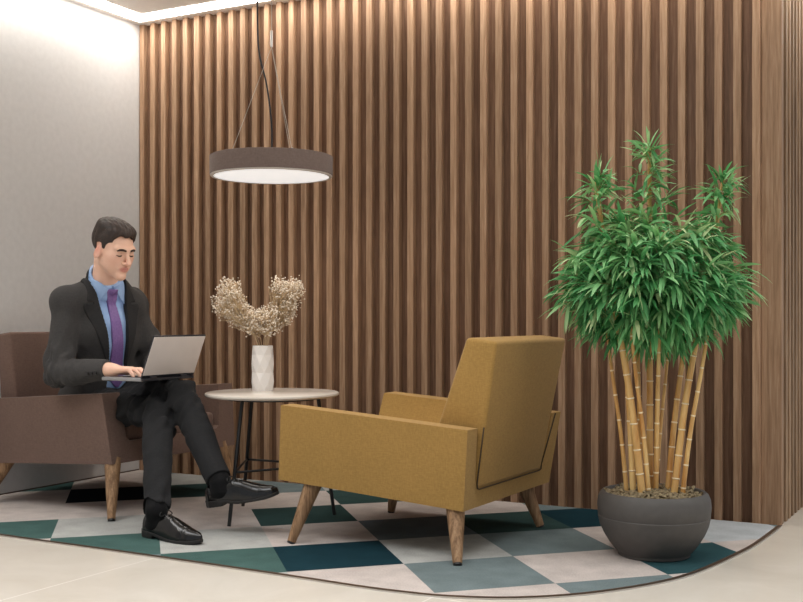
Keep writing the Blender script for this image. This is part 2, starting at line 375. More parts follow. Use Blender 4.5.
# ------------------------------------------------------------------ armchairs
def armchair(name, fab, label, tub, y, back, legs, seat_front, th=(.085, .13), loc=(0, 0, 0)):
    """tub: XZ of front-top, rear-top, rear-bottom, front-bottom; y: near-top, near-bottom, far-bottom, far-top (outer)"""
    root = empty(name, loc)
    ft, rt, rb, fb = tub; sgn_far = th[0] < th[1]
    def pt(u, v, yy):   # u 0 front..1 rear, v 0 bottom..1 top
        b = V(fb).lerp(V(rb), u); t = V(ft).lerp(V(rt), u); q = b.lerp(t, v); return (q.x, yy, q.y)
    nt, nb, fbo, fto = y
    rail = .30   # height of bottom slab (fraction)
    tn, tf = th
    prof = [(nb, 0), (fbo, 0), (fto, 1), (fto-tf, 1), (fbo-tf+.004, rail+.05), (fbo-tf-.018, rail), (nb+tn+.018, rail), (nb+tn-.004, rail+.05), (nt+tn, 1), (nt, 1)]
    bm = bmesh.new()
    A = [bm.verts.new(pt(0, v, yy)) for yy, v in prof]; B = [bm.verts.new(pt(1, v, yy)) for yy, v in prof]
    n = len(prof); bm.faces.new(A); bm.faces.new(B[::-1])
    for k in range(n): bm.faces.new((A[k], B[k], B[(k+1) % n], A[(k+1) % n]))
    bmesh.ops.bevel(bm, geom=[e for e in bm.edges if len(e.link_faces) == 2 and e.calc_face_angle(0) > .6], offset=.014, segments=4, profile=.55, affect='EDGES')
    fr = build('frame', bm, fab, root, 40)
    # backrest, with a painted shade line along its rear gap
    iy0, iy1 = nt+tn+.005, fto-tf-(.022 if sgn_far else .005)
    iyb0, iyb1 = nb+tn-.004+.008, fbo-tf+.004-(.022 if sgn_far else .008)
    sgn = 1 if rt[0] > ft[0] else -1
    bm = bmesh.new(); FT, RT, RB, FB = back
    
    hexa(bm, [(FB[0], iyb0, FB[1]), (RB[0], iyb0, RB[1]), (RB[0], iyb1, RB[1]), (FB[0], iyb1, FB[1]),
              (FT[0], iy0-.002, FT[1]), (RT[0], iy0-.002, RT[1]), (RT[0], iy1+.002, RT[1]), (FT[0], iy1+.002, FT[1])], .015, 4)
    bk = build('backrest', bm, fab, root, 40)
    rb_, rt_ = V((RB[0], 0, RB[1])), V((RT[0], 0, RT[1])); o_ = V((sgn*.001, 0, .002)); m1 = rb_.lerp(rt_, .42)
    bm = bmesh.new(); pa = [m1+V((0, iy0-.003, 0)), rb_+V((0, iyb0-.002, .02)), rb_+V((0, iyb0+.002, 0)), rb_+V((0, iyb0+.02, -.004)), rb_+V((0, iyb1-.02, -.004)), rb_+V((0, iyb1-.002, 0)), rb_+V((0, iyb1+.002, .02)), m1+V((0, iy1+.003, 0))]
    tube(bm, [p+o_ for p in pa], .0032, 8); build('gap_shade_line', bm, M['gap_shade'], bk, 180)  # dark tube standing in for the shade in the gap round the backrest
    bm = bmesh.new()
    zt = lambda x: seat_front[1]+(x-seat_front[0])*(-.07*sgn)
    x0, x1 = seat_front[0], FB[0]+sgn*.05
    a0, a1 = iyb0+.006, iyb1-.006
    def zz(x, v): return zt(x)-.098*(1-v)
    hexa(bm, [(x0, a0, zz(x0, 0)), (x1, a0, zz(x1, 0)), (x1, a1, zz(x1, 0)), (x0, a1, zz(x0, 0)), (x0-.01*sgn*0, a0, zz(x0, 1)), (x1, a0, zz(x1, 1)), (x1, a1, zz(x1, 1)), (x0, a1, zz(x0, 1))], .022, 4)
    build('seat_cushion', bm, fab, root, 50)
    for foot, top in legs:
        f_, t_ = V(foot), V(top); d = (f_-t_)
        bm = bmesh.new(); tube(bm, [t_, t_+d*.5, t_+d*.97], [.039, .028, .0175], 24); lg = build('leg', bm, M['leg'], root, 50)
        bm = bmesh.new(); tube(bm, [t_+d*.97, f_], [.0165, .0165], 24); build('foot_glide', bm, M['black'], lg, 50)
    tag(root, label, 'armchair'); return root
z = RZ+.0006
ych = armchair('armchair', M['yellow'], 'mustard yellow fabric armchair seen from behind, with splayed wooden legs', 
    ((-2.625, .564), (-1.774, .504), (-1.802, .197), (-2.652, .255)), (3.59, 3.61, 4.455, 4.525),
    ((-1.824, .847), (-1.697, .832), (-1.788, .27), (-2.022, .33)),
    [((-2.565, 3.575, z), (-2.505, 3.668, .27)), ((-1.803, 3.565, z), (-1.865, 3.668, .22)), ((-1.818, 4.40, z), (-1.90, 4.37, .23)), ((-2.565, 4.38, z), (-2.52, 4.37, .27))],
    (-2.61, .43), (.085, .108), (-2.2, 4.03, 0))
bch = armchair('armchair', M['brown'], 'brown fabric armchair on tapered wooden legs in the corner by the white wall', 
    ((-3.64, .574), (-4.46, .518), (-4.43, .205), (-3.59, .252)), (3.6, 3.615, 4.50, 4.54),
    ((-4.385, .851), (-4.49, .838), (-4.455, .27), (-4.34, .36)),
    [((-3.545, 3.565, z), (-3.63, 3.66, .27)), ((-4.44, 3.6, z), (-4.33, 3.66, .23)), ((-4.43, 4.45, z), (-4.33, 4.38, .23)), ((-3.55, 4.46, z), (-3.63, 4.42, .27))],
    (-3.625, .435), (.112, .112), (-4.0, 4.04, 0))

# ------------------------------------------------------------------ side table
TC = V((-2.998, 4.034, 0)); TZ = .578
t = empty('side_table', TC)
bm = bmesh.new(); lathe(bm, [(.292, TZ-.02), (.304, TZ-.017), (.309, TZ-.01), (.307, TZ-.003), (.302, TZ)], 96, TC); build('tabletop', bm, M['marble'], t, 35)
feet = [V((-3.011, 3.735, z)), V((-2.765, 4.20, z)), V((-3.28, 4.175, z))]
tops = [TC+(f_-TC).normalized()*.21+V((0, 0, TZ-.02)) for f_ in feet]
for f_, tp in zip(feet, tops):
    bm = bmesh.new(); tp2 = V((tp.x, tp.y, TZ-.021)); tube(bm, [V((f_.x, f_.y, z)), tp2], .0085, 14); build('leg', bm, M['black'], t, 50)
mids = [V((f_.x, f_.y, z)).lerp(V((tp.x, tp.y, TZ-.021)), .42) for f_, tp in zip(feet, tops)]
for k in range(3):
    bm = bmesh.new(); tube(bm, [mids[k], mids[(k+1) % 3]], .0055, 10); build('stretcher', bm, M['black'], t, 50)
bm = bmesh.new(); lathe(bm, [(.2, TZ-.032), (.21, TZ-.032), (.21, TZ-.0205), (.2, TZ-.0205)], 48, TC); build('support_ring', bm, M['black'], t, 40)
tag(t, 'round side table with pale stone top on thin black legs between the armchairs', 'table')

# ------------------------------------------------------------------ vase and dried flowers
VC = V((-3.108, 4.106, TZ)); VH = .212
bm = bmesh.new(); rings = []
for i in range(6):
    zz = VH*i/5; r_ = .049 if i in (0, 5) else (.0545 if i % 2 else .0505)
    rings.append([bm.verts.new((VC.x+r_*math.cos(2*math.pi*(k+.5*(i % 2))/8), VC.y+r_*math.sin(2*math.pi*(k+.5*(i % 2))/8), VC.z+zz)) for k in range(8)])
for i, (a, b) in enumerate(zip(rings, rings[1:])):
    for k in range(8):
        if i % 2 == 0: bm.faces.new((a[k], a[(k+1) % 8], b[k])); bm.faces.new((a[(k+1) % 8], b[(k+1) % 8], b[k]))
        else: bm.faces.new((a[k], b[(k+1) % 8], b[k])); bm.faces.new((a[k], a[(k+1) % 8], b[(k+1) % 8]))
inner = [bm.verts.new((VC.x+.043*math.cos(2*math.pi*(k+.5)/8), VC.y+.043*math.sin(2*math.pi*(k+.5)/8), VC.z+VH)) for k in range(8)]
deep = [bm.verts.new((VC.x+.04*math.cos(2*math.pi*(k+.5)/8), VC.y+.04*math.sin(2*math.pi*(k+.5)/8), VC.z+.03)) for k in range(8)]
for k in range(8):
    bm.faces.new((rings[-1][k], rings[-1][(k+1) % 8], inner[(k+1) % 8], inner[k])); bm.faces.new((inner[k], inner[(k+1) % 8], deep[(k+1) % 8], deep[k]))
bm.faces.new(rings[0][::-1]); bm.faces.new(deep)
vase = build('vase', bm, M['ceramic']); tag(vase, 'white faceted ceramic vase standing on the round stone-topped side table', 'vase')
M['dry'] = noisy('dry stem', srgb(196, 168, 130), srgb(214, 190, 154), 40, .8, 0)
M['blossom'] = noisy('dry blossom', srgb(214, 196, 172), srgb(240, 230, 216), 60, .85, 0)
bq = empty('dried_bouquet', (VC.x, VC.y, VC.z+.05))
Rv = V((.868, .497, 0)); Fv = V((-.497, .868, 0))
def icos(bm, c, r):
    a = .525731*r; b = .850651*r
    p = [(-a,0,b),(a,0,b),(-a,0,-b),(a,0,-b),(0,b,a),(0,b,-a),(0,-b,a),(0,-b,-a),(b,a,0),(-b,a,0),(b,-a,0),(-b,-a,0)]
    vs = [bm.verts.new((c[0]+x, c[1]+y, c[2]+z_)) for x, y, z_ in p]
    for q in ((0,4,1),(0,9,4),(9,5,4),(4,5,8),(4,8,1),(8,10,1),(8,3,10),(5,3,8),(5,2,3),(2,7,3),(7,10,3),(7,6,10),(7,11,6),(11,0,6),(0,1,6),(6,1,10),(9,0,11),(9,11,2),(9,2,5),(7,2,11)):
        bm.faces.new([vs[i] for i in q])
# sprays: lateral, depth, height above the vase rim, cloud radii
sprays = [(-.16, 0, .20, .085, .085), (-.11, .03, .14, .08, .075), (-.15, -.02, .27, .06, .045), (-.04, 0, .11, .06, .07), (.03, -.03, .12, .07, .075), (.09, .02, .16, .07, .08), (.125, 0, .235, .065, .085), (.07, -.02, .285, .035, .045), (.15, .02, .27, .05, .04)]
for (l, d, h, rr, rh) in sprays:
    tip = VC+V((0, 0, VH))+Rv*l+Fv*d+V((0, 0, h)); base = VC+Rv*(l*.12)+Fv*(d*.2)+V((0, 0, .05)); neck = VC+Rv*(l*.16)+Fv*(d*.2)+V((0, 0, VH+.01))
    bm = bmesh.new(); hub = neck.lerp(tip, .45)-V((0, 0, .0))
    path = catmull([base, neck, hub, tip-V((0, 0, rh*.4))], 4); tube(bm, path, [.0022-.0012*i/len(path) for i in range(len(path))], 5)
    sp = build('sprig', bm, M['dry'], bq)
    bs = bmesh.new(); bb = bmesh.new(); nb_ = int(120*rr*rh/.0049)
    for k in range(nb_):
        u = V(rng.normal(size=3)); u.normalize(); q = rng.random()**.45
        c = tip+Rv*(u.x*rr*q)+Fv*(u.y*rr*q)+V((0, 0, u.z*rh*q))
        src = path[int(rng.integers(len(path)//2, len(path)))]; midp = src.lerp(c, .6)+V(rng.normal(size=3)*.008)
        tube(bs, [src, midp, c], [.0007, .0006, .0005], 3, False)
        for j in range(3):
            c2 = c+V(rng.normal(size=3)*.009); tube(bs, [midp, c2], [.0006, .0005], 3, False)
            icos(bb, c2, .0022+.0022*rng.random())
        icos(bb, c, .0028+.002*rng.random())
    build('twigs', bs, M['dry'], sp); tag(build('blossoms', bb, M['blossom'], sp), kind='stuff')
tag(bq, 'bunch of dried beige baby’s breath standing in the white vase', 'dried flowers')

# ------------------------------------------------------------------ pendant lamp
PC = V((-3.007, 4.04, 1.575)); PR = .283
t = empty('pendant_lamp', PC)
bm = bmesh.new(); lathe(bm, [(PR-.004, .004), (PR, .006), (PR, .09), (PR-.004, .092), (PR-.008, .09), (PR-.008, .006)], 128, PC, False, False)
for k in range(128): pass
sh = build('lamp_shade', bm, M['shade'], t, 40)
bm = bmesh.new(); lathe(bm, [(PR-.018, -.002), (PR-.004, -.002), (PR-.002, .004), (PR-.006, .007), (PR-.02, .004)], 128, PC, False, False); build('rim', bm, M['rim'], t, 40)
bm = bmesh.new(); lathe(bm, [(PR-.016, .0), (PR-.016, .006)], 128, PC); build('diffuser', bm, M['diff'], t, 40)
bm = bmesh.new(); lathe(bm, [(PR-.008, .080), (PR-.008, .088)], 96, PC); build('top_cover', bm, M['rim'], t, 40)
grip = PC+V((0, 0, .60))
bm = bmesh.new(); tube(bm, [grip+V((0, 0, .0)), grip+V((0, 0, .075))], .0065, 16); build('cable_gripper', bm, M['steel'], t, 50)
bm = bmesh.new(); tube(bm, [grip+V((0, 0, .07)), V((PC.x, PC.y, CZ))], .0018, 8); build('suspension_wire', bm, M['wire'], t, 50)
for ang in (.0, 120, 240):
    a = math.radians(ang+186+29.8); q = PC+V((math.cos(a)*.19, math.sin(a)*.19, .092))
    bm = bmesh.new(); tube(bm, [grip, q], .0014, 8); build('suspension_wire', bm, M['wire'], t, 50)
    bm = bmesh.new(); tube(bm, [q-V((0, 0, .006)), q+V((0, 0, .018))], .005, 12); build('wire_fixing', bm, M['steel'], t, 50)
cord = catmull([PC+V((0, 0, .088)), PC+V((0, 0, .24)), PC+Rv*-.022+V((0, 0, .42)), PC+Rv*-.058+V((0, 0, .58)), PC+Rv*-.066+V((0, 0, .8)), V((PC.x, PC.y, CZ))+Rv*-.066], 8)
bm = bmesh.new(); tube(bm, cord, .0042, 8); build('power_cord', bm, M['black'], t, 50)
bm = bmesh.new(); lathe(bm, [(.06, -.022), (.062, -.02), (.062, 0)], 48, (PC.x-.03, PC.y, CZ)); build('ceiling_rose', bm, M['rim'], t, 40)
tag(t, 'round drum pendant lamp with taupe fabric shade and glowing disc, hanging over the side table', 'lamp')

# ------------------------------------------------------------------ potted bamboo
BC = V((-1.228, 4.105, RZ))
pb = empty('potted_bamboo', BC)
prof = [(.132, .0), (.137, .004), (.137, .012), (.145, .02), (.168, .048), (.191, .085), (.206, .12), (.2125, .152), (.2105, .155), (.2125, .158), (.2155, .19), (.2125, .22), (.205, .238), (.196, .247), (.188, .246), (.182, .238), (.183, .2)]
bm = bmesh.new(); lathe(bm, prof, 96, BC); build('pot', bm, M['pot'], pb, 45)
m = M['soil'] = noisy('bark mulch', srgb(96, 82, 60), srgb(176, 158, 124), 60, .95, .8, 90, bd=.02)
bm = bmesh.new(); R0 = []
for i in range(15):
    r_ = .182*i/14
    R0.append([bm.verts.new((BC.x+r_*math.cos(2*math.pi*k/48), BC.y+r_*math.sin(2*math.pi*k/48), BC.z+.215+.02*(1-(r_/.182)**2)+.007*rng.random())) for k in range(48)] if i else [bm.verts.new((BC.x, BC.y, BC.z+.235))])
for k in range(48): bm.faces.new((R0[0][0], R0[1][k], R0[1][(k+1) % 48]))
for a, b in zip(R0[1:], R0[2:]):
    for k in range(48): bm.faces.new((a[k], b[k], b[(k+1) % 48], a[(k+1) % 48]))
for k in range(420):
    a = rng.random()*6.283; r_ = .172*math.sqrt(rng.random()); c = V((BC.x+r_*math.cos(a), BC.y+r_*math.sin(a), BC.z+.226+.02*(1-(r_/.182)**2)))
    s = .007+.010*rng.random(); u = V((math.cos(a*7), math.sin(a*7), .5*rng.normal())).normalized()*s*1.8; w_ = V((-math.sin(a*7), math.cos(a*7), .5*rng.normal())).normalized()*s; q = u.cross(w_).normalized()*s*.35
    hexa(bm, [c-u-w_-q, c+u-w_-q, c+u+w_-q, c-u+w_-q, c-u*.8-w_+q, c+u*.7-w_+q, c+u+w_*.8+q, c-u+w_*.6+q])
build('soil', bm, M['soil'], pb)
m = M['culm'] = noisy('golden culm', srgb(186, 130, 64), srgb(230, 194, 128), 22, .4, .1, stretch=(1, 1, .2))
M['node'] = mat('culm node', srgb(236, 218, 182), .6)
# base (lateral, depth), top (lateral, depth), top height, radius
culms = [(-.103, 0, -.185, .03, .95, .009), (-.085, -.03, -.125, -.02, 1.0, .0125), (-.058, -.07, -.235, -.05, 1.44, .0145), (-.032, -.06, -.115, -.09, .95, .0095), (-.04, .05, -.045, .09, 1.0, .010),
         (-.012, .01, -.005, .05, 1.575, .0135), (.003, -.02, .012, -.05, 1.0, .0105), (.02, .05, .09, .08, .95, .0075), (.048, -.02, .17, .04, 1.15, .0120), (.062, -.055, .262, -.02, 1.44, .0135), (.095, -.055, .21, -.07, 1.0, .0095)]
CU = []
for (l, d, l2, d2, h, r_) in culms:
    b_ = BC+Rv*l+Fv*d+V((0, 0, .225)); t_ = BC+Rv*l2+Fv*d2+V((0, 0, h)); n = max(6, int((h-.2)/.085)); H = h-.225
    ctrl = [b_, b_.lerp(t_, .33)+(b_-V((t_.x, t_.y, b_.z)))*.06, b_.lerp(t_, .68), t_]
    c = catmull(ctrl, 12); CU.append(c)
    bm = bmesh.new(); rr = [r_*(1-.5*(i/(len(c)-1))**1.6) for i in range(len(c))]; tube(bm, c, rr, 12)
    nf = len(bm.faces); off = rng.random()*.5
    for k in range(n):
        q = (k+off+.2)/n*(len(c)-1); i = int(q)
        if i >= len(c)-1: break
        p = c[i].lerp(c[i+1], q-i); tt = (c[i+1]-c[i]).normalized()
        tube(bm, [p-tt*.003, p, p+tt*.003], [rr[i]*1.0, rr[i]*1.16, rr[i]*1.0], 12)
    bm.faces.ensure_lookup_table()
    for f in bm.faces[nf:]: f.material_index = 1
    build('culm', bm, [M['culm'], M['node']], pb, 60)
# foliage: leaf clusters along branchlets
LV = []; LF = []; LC = []
def leaf(p, d, ln, wd, tone, droop):
    d = d.normalized(); side = d.cross(V((0, 0, 1)))
    if side.length < .1: side = V((1, 0, 0))
    side = (side.normalized()*.8+V(rng.normal(size=3))*.35); side = (side-d*side.dot(d)).normalized(); up = side.cross(d)
    b = len(LV); dirn = d.copy(); q = p.copy(); wf = [.12, .8, 1, .7, .0]
    for k in range(5):
        w_ = wd*.5*wf[k]
        if k < 4: LV.extend([q-side*w_+up*w_*.35, q, q+side*w_+up*w_*.35]); LC.extend([tone+.04*k]*3)
        else: LV.append(q.copy()); LC.append(tone+.2)
        dirn = (dirn+V((0, 0, -droop))).normalized(); q = q+dirn*ln/4
    for k in range(3):
        a = b+3*k; LF.extend([(a, a+1, a+4, a+3), (a+1, a+2, a+5, a+4)])
    a = b+9; LF.extend([(a, a+1, a+3), (a+1, a+2, a+3)])
TW = bmesh.new()
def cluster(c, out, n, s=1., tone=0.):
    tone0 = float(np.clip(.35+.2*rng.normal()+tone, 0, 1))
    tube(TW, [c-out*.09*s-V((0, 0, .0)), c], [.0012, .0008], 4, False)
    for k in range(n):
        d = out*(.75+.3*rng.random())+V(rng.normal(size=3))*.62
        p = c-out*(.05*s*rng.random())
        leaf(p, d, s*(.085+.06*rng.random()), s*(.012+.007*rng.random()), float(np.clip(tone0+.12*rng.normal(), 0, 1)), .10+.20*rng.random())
CC = BC+Rv*-.005+V((0, 0, 1.055))
k = 0
while k < 720:
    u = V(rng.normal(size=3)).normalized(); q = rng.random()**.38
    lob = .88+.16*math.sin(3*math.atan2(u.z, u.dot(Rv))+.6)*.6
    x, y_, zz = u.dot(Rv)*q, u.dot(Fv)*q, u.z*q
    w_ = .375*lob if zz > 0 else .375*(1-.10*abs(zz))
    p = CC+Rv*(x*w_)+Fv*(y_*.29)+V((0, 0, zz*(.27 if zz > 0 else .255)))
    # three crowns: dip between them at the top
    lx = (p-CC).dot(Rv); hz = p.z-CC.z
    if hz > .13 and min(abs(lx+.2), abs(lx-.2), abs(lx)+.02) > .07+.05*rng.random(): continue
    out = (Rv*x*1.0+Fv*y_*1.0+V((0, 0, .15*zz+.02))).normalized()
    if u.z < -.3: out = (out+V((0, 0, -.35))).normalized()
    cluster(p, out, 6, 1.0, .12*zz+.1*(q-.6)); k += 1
for ci, hs, hw in ((2, 1.22, .075), (5, 1.25, .085), (9, 1.22, .08)):
    for p in CU[ci]:
        if p.z < hs: continue
        top = CU[ci][-1].z; f_ = (top-p.z)/(top-hs)
        for j in range(4 if f_ > .35 else 4):
            a = rng.random()*6.283; u = V((math.cos(a), math.sin(a), .25+.4*(1-f_)))
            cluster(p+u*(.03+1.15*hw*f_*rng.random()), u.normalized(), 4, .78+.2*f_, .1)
me = bpy.data.meshes.new('foliage'); me.from_pydata([tuple(v_) for v_ in LV], [], LF); me.update()
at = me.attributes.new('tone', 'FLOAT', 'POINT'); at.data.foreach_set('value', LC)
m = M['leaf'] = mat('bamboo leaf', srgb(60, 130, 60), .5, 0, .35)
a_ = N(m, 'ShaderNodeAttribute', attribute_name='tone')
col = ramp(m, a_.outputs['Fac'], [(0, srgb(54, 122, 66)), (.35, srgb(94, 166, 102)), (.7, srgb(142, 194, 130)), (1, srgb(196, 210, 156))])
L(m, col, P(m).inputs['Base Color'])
tr = N(m, 'ShaderNodeBsdfTranslucent'); L(m, col, tr.inputs['Color']); mx = N(m, 'ShaderNodeMixShader'); mx.inputs[0].default_value = .25
out_ = m.node_tree.nodes['Material Output']; L(m, P(m).outputs[0], mx.inputs[1]); L(m, tr.outputs[0], mx.inputs[2]); L(m, mx.outputs[0], out_.inputs['Surface'])
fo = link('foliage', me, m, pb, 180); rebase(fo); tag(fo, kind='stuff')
build('twigs', TW, mat('twig', srgb(150, 128, 70), .7), pb)
tag(pb, 'tall bamboo plant with golden canes in a round charcoal pot before the slatted wall', 'potted plant')
# ------------------------------------------------------------------ seated man
fw = np.array((.96, -.27, 0)); fw /= np.linalg.norm(fw); lf = np.array((-fw[1], fw[0], 0)); up = np.array((0, 0, 1.))
TF = np.stack([fw, lf, up])
A = lambda *p: np.array(p, float)
pel = A(-3.955, 3.90, .525); shc = A(-3.835, 3.79, 1.0)
def Cz(zv):
    t = (zv-pel[2])/(shc[2]-pel[2]); q = pel+(shc-pel)*t; q[2] = zv; return q
Rsh, Lsh = A(-3.878, 3.622, .992), A(-3.792, 3.952, .985)
nb_, hd = A(-3.80, 3.775, 1.115), A(-3.690, 3.725, 1.243)
HS = 1.09
def rot_head(yaw, pitch, roll):
    v = np.array((math.cos(yaw), math.sin(yaw), 0)); l = np.array((-math.sin(yaw), math.cos(yaw), 0)); w = up
    v, w = v*math.cos(pitch)-w*math.sin(pitch), w*math.cos(pitch)+v*math.sin(pitch)
    l, w = l*math.cos(roll)+w*math.sin(roll), w*math.cos(roll)-l*math.sin(roll)
    return np.stack([l, v, w])
HF = rot_head(math.radians(-5), math.radians(20), math.radians(2))
def H(u, v, w): return hd+HS*(HF[0]*u+HF[1]*v+HF[2]*w)
def hell(c, r): return ell(H(*c), np.array(r)*HS, HF)
def hcone(a, b, ra, rb): return cone(H(*a), H(*b), ra*HS, rb*HS)
torso = [(ell(pel, (.135, .19, .125), TF), .01), (ell(Cz(.69)+fw*.012, (.122, .165, .18), TF), .05), (ell(Cz(.875)+fw*.008, (.128, .178, .185), TF), .05),
         (cone(Rsh, Lsh, .058, .058), .05), (cone(nb_-A(0, 0, .035), Rsh+A(.02, .05, .012), .054, .046), .04), (cone(nb_-A(0, 0, .035), Lsh+A(.0, -.05, .012), .054, .046), .04)]
neck = cone(nb_-A(0, 0, .06), H(0, -.03, -.055), .061, .057)
Rel, Rwr = A(-3.862, 3.545, .665), A(-3.562, 3.575, .686)
Lel, Lwr = A(-3.73, 4.05, .70), A(-3.56, 3.86, .693)
Rhip, Lhip = A(-3.94, 3.825, .50), A(-3.95, 3.99, .505)
Rkn, Lkn = A(-3.385, 3.70, .487), A(-3.315, 3.768, .572)
Ran, Lan = A(-3.115, 3.39, .115), A(-2.955, 3.612, .212)
def hand(g, W_, h, side):
    """W_ wrist, h pointing direction, side: unit vector towards the thumb"""
    h = h/np.linalg.norm(h); side = side-h*(side@h); side /= np.linalg.norm(side); n = np.array((0, 0, 1.)); s = 1.04
    pc = lambda f_, l, z_: W_+s*(h*f_+side*l+n*z_)
    g.add(cone(W_-h*.03, pc(.02, 0, 0), .029*1.1, .027*1.1), .01)
    for l, fl in ((.028, .092), (.010, .096), (-.009, .092), (-.026, .084)):
        g.add(cone(pc(.01, l*.55, 0), pc(fl, l, .006), .0165*s, .0125*s), .012)
    for l, f0, k_, dl in ((.030, .094, 1.0, .004), (.010, .098, 1.08, .001), (-.010, .094, 1.0, -.002), (-.028, .086, .82, -.005)):
        a = pc(f0, l, .006); b = pc(f0+.038*k_, l+dl, .008); c = pc(f0+.060*k_, l+dl*1.3, -.008); d = pc(f0+.070*k_, l+dl*1.5, -.024)
        g.add(cone(a, b, .0102*s, .0088*s), .004).add(cone(b, c, .0088*s, .008*s), .003).add(cone(c, d, .008*s, .0066*s), .003)
    a = pc(.022, .022, -.006); b = pc(.060, .047, -.010); c = pc(.088, .052, -.018)
    g.add(cone(a, b, .015*s, .0108*s), .008).add(cone(b, c, .0105*s, .0082*s), .003)
man = empty('person', (-3.9, 3.85, .43))
g = Grid((-4.2, 3.33, .03), (-2.64, 4.16, 1.42), .0035)
for p, k in torso: g.add(p, k)
g.add(neck, .03)
for s_, e_, w_ in ((Rsh, Rel, Rwr), (Lsh, Lel, Lwr)): g.add(cone(s_, e_, .050, .036), .03).add(cone(e_, w_, .036, .030), .01)
for h_, k_, a_ in ((Rhip, Rkn, Ran), (Lhip, Lkn, Lan)): g.add(cone(h_, k_, .072, .044), .02).add(cone(k_, a_, .044, .034), .008)
hand(g, Rwr, A(.985, .17, -.04), A(-.17, .985, 0)); hand(g, Lwr, A(.9, -.42, -.04), A(-.42, -.9, 0))
# the head
for p, k in [(hell((0, -.016, .036), (.0735, .095, .080)), .02), (hell((0, .022, -.018), (.062, .066, .085)), .03), (hell((0, .05, -.062), (.040, .040, .048)), .02),
             (hcone((.046, .0, -.050), (.012, .074, -.096), .015, .013), .02), (hcone((-.046, .0, -.050), (-.012, .074, -.096), .015, .013), .02),
             (hell((0, .080, -.098), (.021, .017, .018)), .012),
             (hell((.043, .052, -.016), (.021, .023, .020)), .022), (hell((-.043, .052, -.016), (.021, .023, .020)), .022), (hell((.033, .050, -.046), (.024, .028, .036)), .02), (hell((-.033, .050, -.046), (.024, .028, .036)), .02),
             (hcone((-.042, .072, .024), (-.010, .084, .021), .011, .010), .012), (hcone((.042, .072, .024), (.010, .084, .021), .011, .010), .012)]: g.add(p, k*HS)
for sx in (-1, 1):
    g.sub(hell((sx*.033, .098, .004), (.020, .016, .013)), .012)
    g.add(hell((sx*.032, .0715, .002), (.0165, .0135, .0115)), .004)
g.add(hcone((0, .083, .016), (0, .111, -.027), .0075, .0095), .010).add(hell((0, .112, -.030), (.0115, .012, .010)), .006)
for sx in (-1, 1):
    g.add(hell((sx*.012, .098, -.034), (.0085, .011, .0075)), .005)
    g.sub(hell((sx*.007, .101, -.041), (.0035, .005, .003)), .003)
g.add(hell((0, .082, -.060), (.026, .016, .018)), .012)
g.add(hcone((-.019, .083, -.0575), (0, .0955, -.0555), .0045, .0065), .004).add(hcone((.019, .083, -.0575), (0, .0955, -.0555), .0045, .0065), .004)
g.add(hcone((-.015, .085, -.067), (.015, .085, -.067), .0055, .0055), .004).add(hell((0, .091, -.067), (.014, .007, .0065)), .004)
g.sub(hcone((-.021, .087, -.0615), (0, .1035, -.0612), .0022, .0022), .002).sub(hcone((.021, .087, -.0615), (0, .1035, -.0612), .0022, .0022), .002)
for sx in (-1, 1):
    g.add(ell(H(sx*.0745, -.006, -.016), np.array((.008, .018, .031))*HS, rot_head(math.radians(-2+sx*-14), math.radians(30), 0)), .006)
    g.sub(hell((sx*.083, -.003, -.013), (.0045, .009, .017)), .005)
for an, kn in ((Ran, Rkn), (Lan, Lkn)): pass
bv, bf = g.mesh()
M['skin'] = m = mat('skin', srgb(226, 178, 152), .55, 0, .3)
P(m).inputs['Subsurface Weight'].default_value = .12; P(m).inputs['Subsurface Radius'].default_value = (.012, .005, .003); P(m).inputs['Subsurface Scale'].default_value = 1
at_ = N(m, 'ShaderNodeAttribute', attribute_name='complexion'); L(m, at_.outputs['Color'], P(m).inputs['Base Color'])
body = frommesh('body', (bv, bf), m, man)
q = (bv-hd)@HF.T/HS
colr = np.tile(np.array(srgb(232, 188, 164)), (len(bv), 1))
def blend(c, wt):
    colr[:] = colr*(1-wt[:, None])+np.array(c)*wt[:, None]
head = (np.abs(q) < .16).all(1)
gs = lambda c, r: np.exp(-(((q-np.array(c))/np.array(r))**2).sum(1))*head
for sx in (-1, 1): blend(srgb(222, 142, 122), .25*gs((sx*.045, .06, -.03), (.022, .03, .025))); blend(srgb(222, 140, 124), .6*gs((sx*.08, -.01, 0), (.012, .03, .035)))
blend(srgb(216, 138, 118), .3*gs((0, .11, -.03), (.014, .016, .012)))
lipm = np.clip(1.6-((q[:, 0]/.023)**2+((q[:, 2]+.062)/.0115)**2), 0, 1)*(q[:, 1] > .078)*head; blend(srgb(204, 122, 112), .75*lipm)
ca = body.data.color_attributes.new('complexion', 'FLOAT_COLOR', 'POINT'); ca.data.foreach_set('color', colr.ravel())
hand_m = ~head; 
# hair, brows, lashes
M['hair'] = noisy('dark brown hair', srgb(32, 21, 15), srgb(56, 38, 27), 60, .5, .6, 220, bd=.004)
hg = Grid(hd-.2, hd+.22, .003)
hg.add(hell((0, -.017, .040), (.0795, .1, .086)), .01).add(hell((.006, .026, .086), (.062, .050, .032)), .03*HS).add(hell((-.01, -.03, .098), (.06, .06, .028)), .03)
def hregion(x, y, z_):
    p = [x-hd[0], y-hd[1], z_-hd[2]]; u, v_, w_ = [sum(HF[i][j]*p[j] for j in range(3))/HS for i in range(3)]
    au = np.abs(u)
    line = np.interp(v_, [-.12, -.06, -.035, -.028, .004, .010, .022, .027, .036, .050, .062, .08, .12], [-.062, -.058, -.02, .022, .030, -.012, -.014, .022, .036, .046, .064, .070, .066])
    line = line+.004*np.sin(u*160)+np.where(v_ > .05, .010*(.04-u)/.06, 0)*np.where(v_ > .05, 1, 0)
    st = .0009*np.sin(u*420+v_*60+4*np.sin(w_*40))+.0007*np.sin(u*250-v_*140)
    return np.maximum((line-w_)*HS*.8, -.05)+0*au, st*HS
class _S: pass
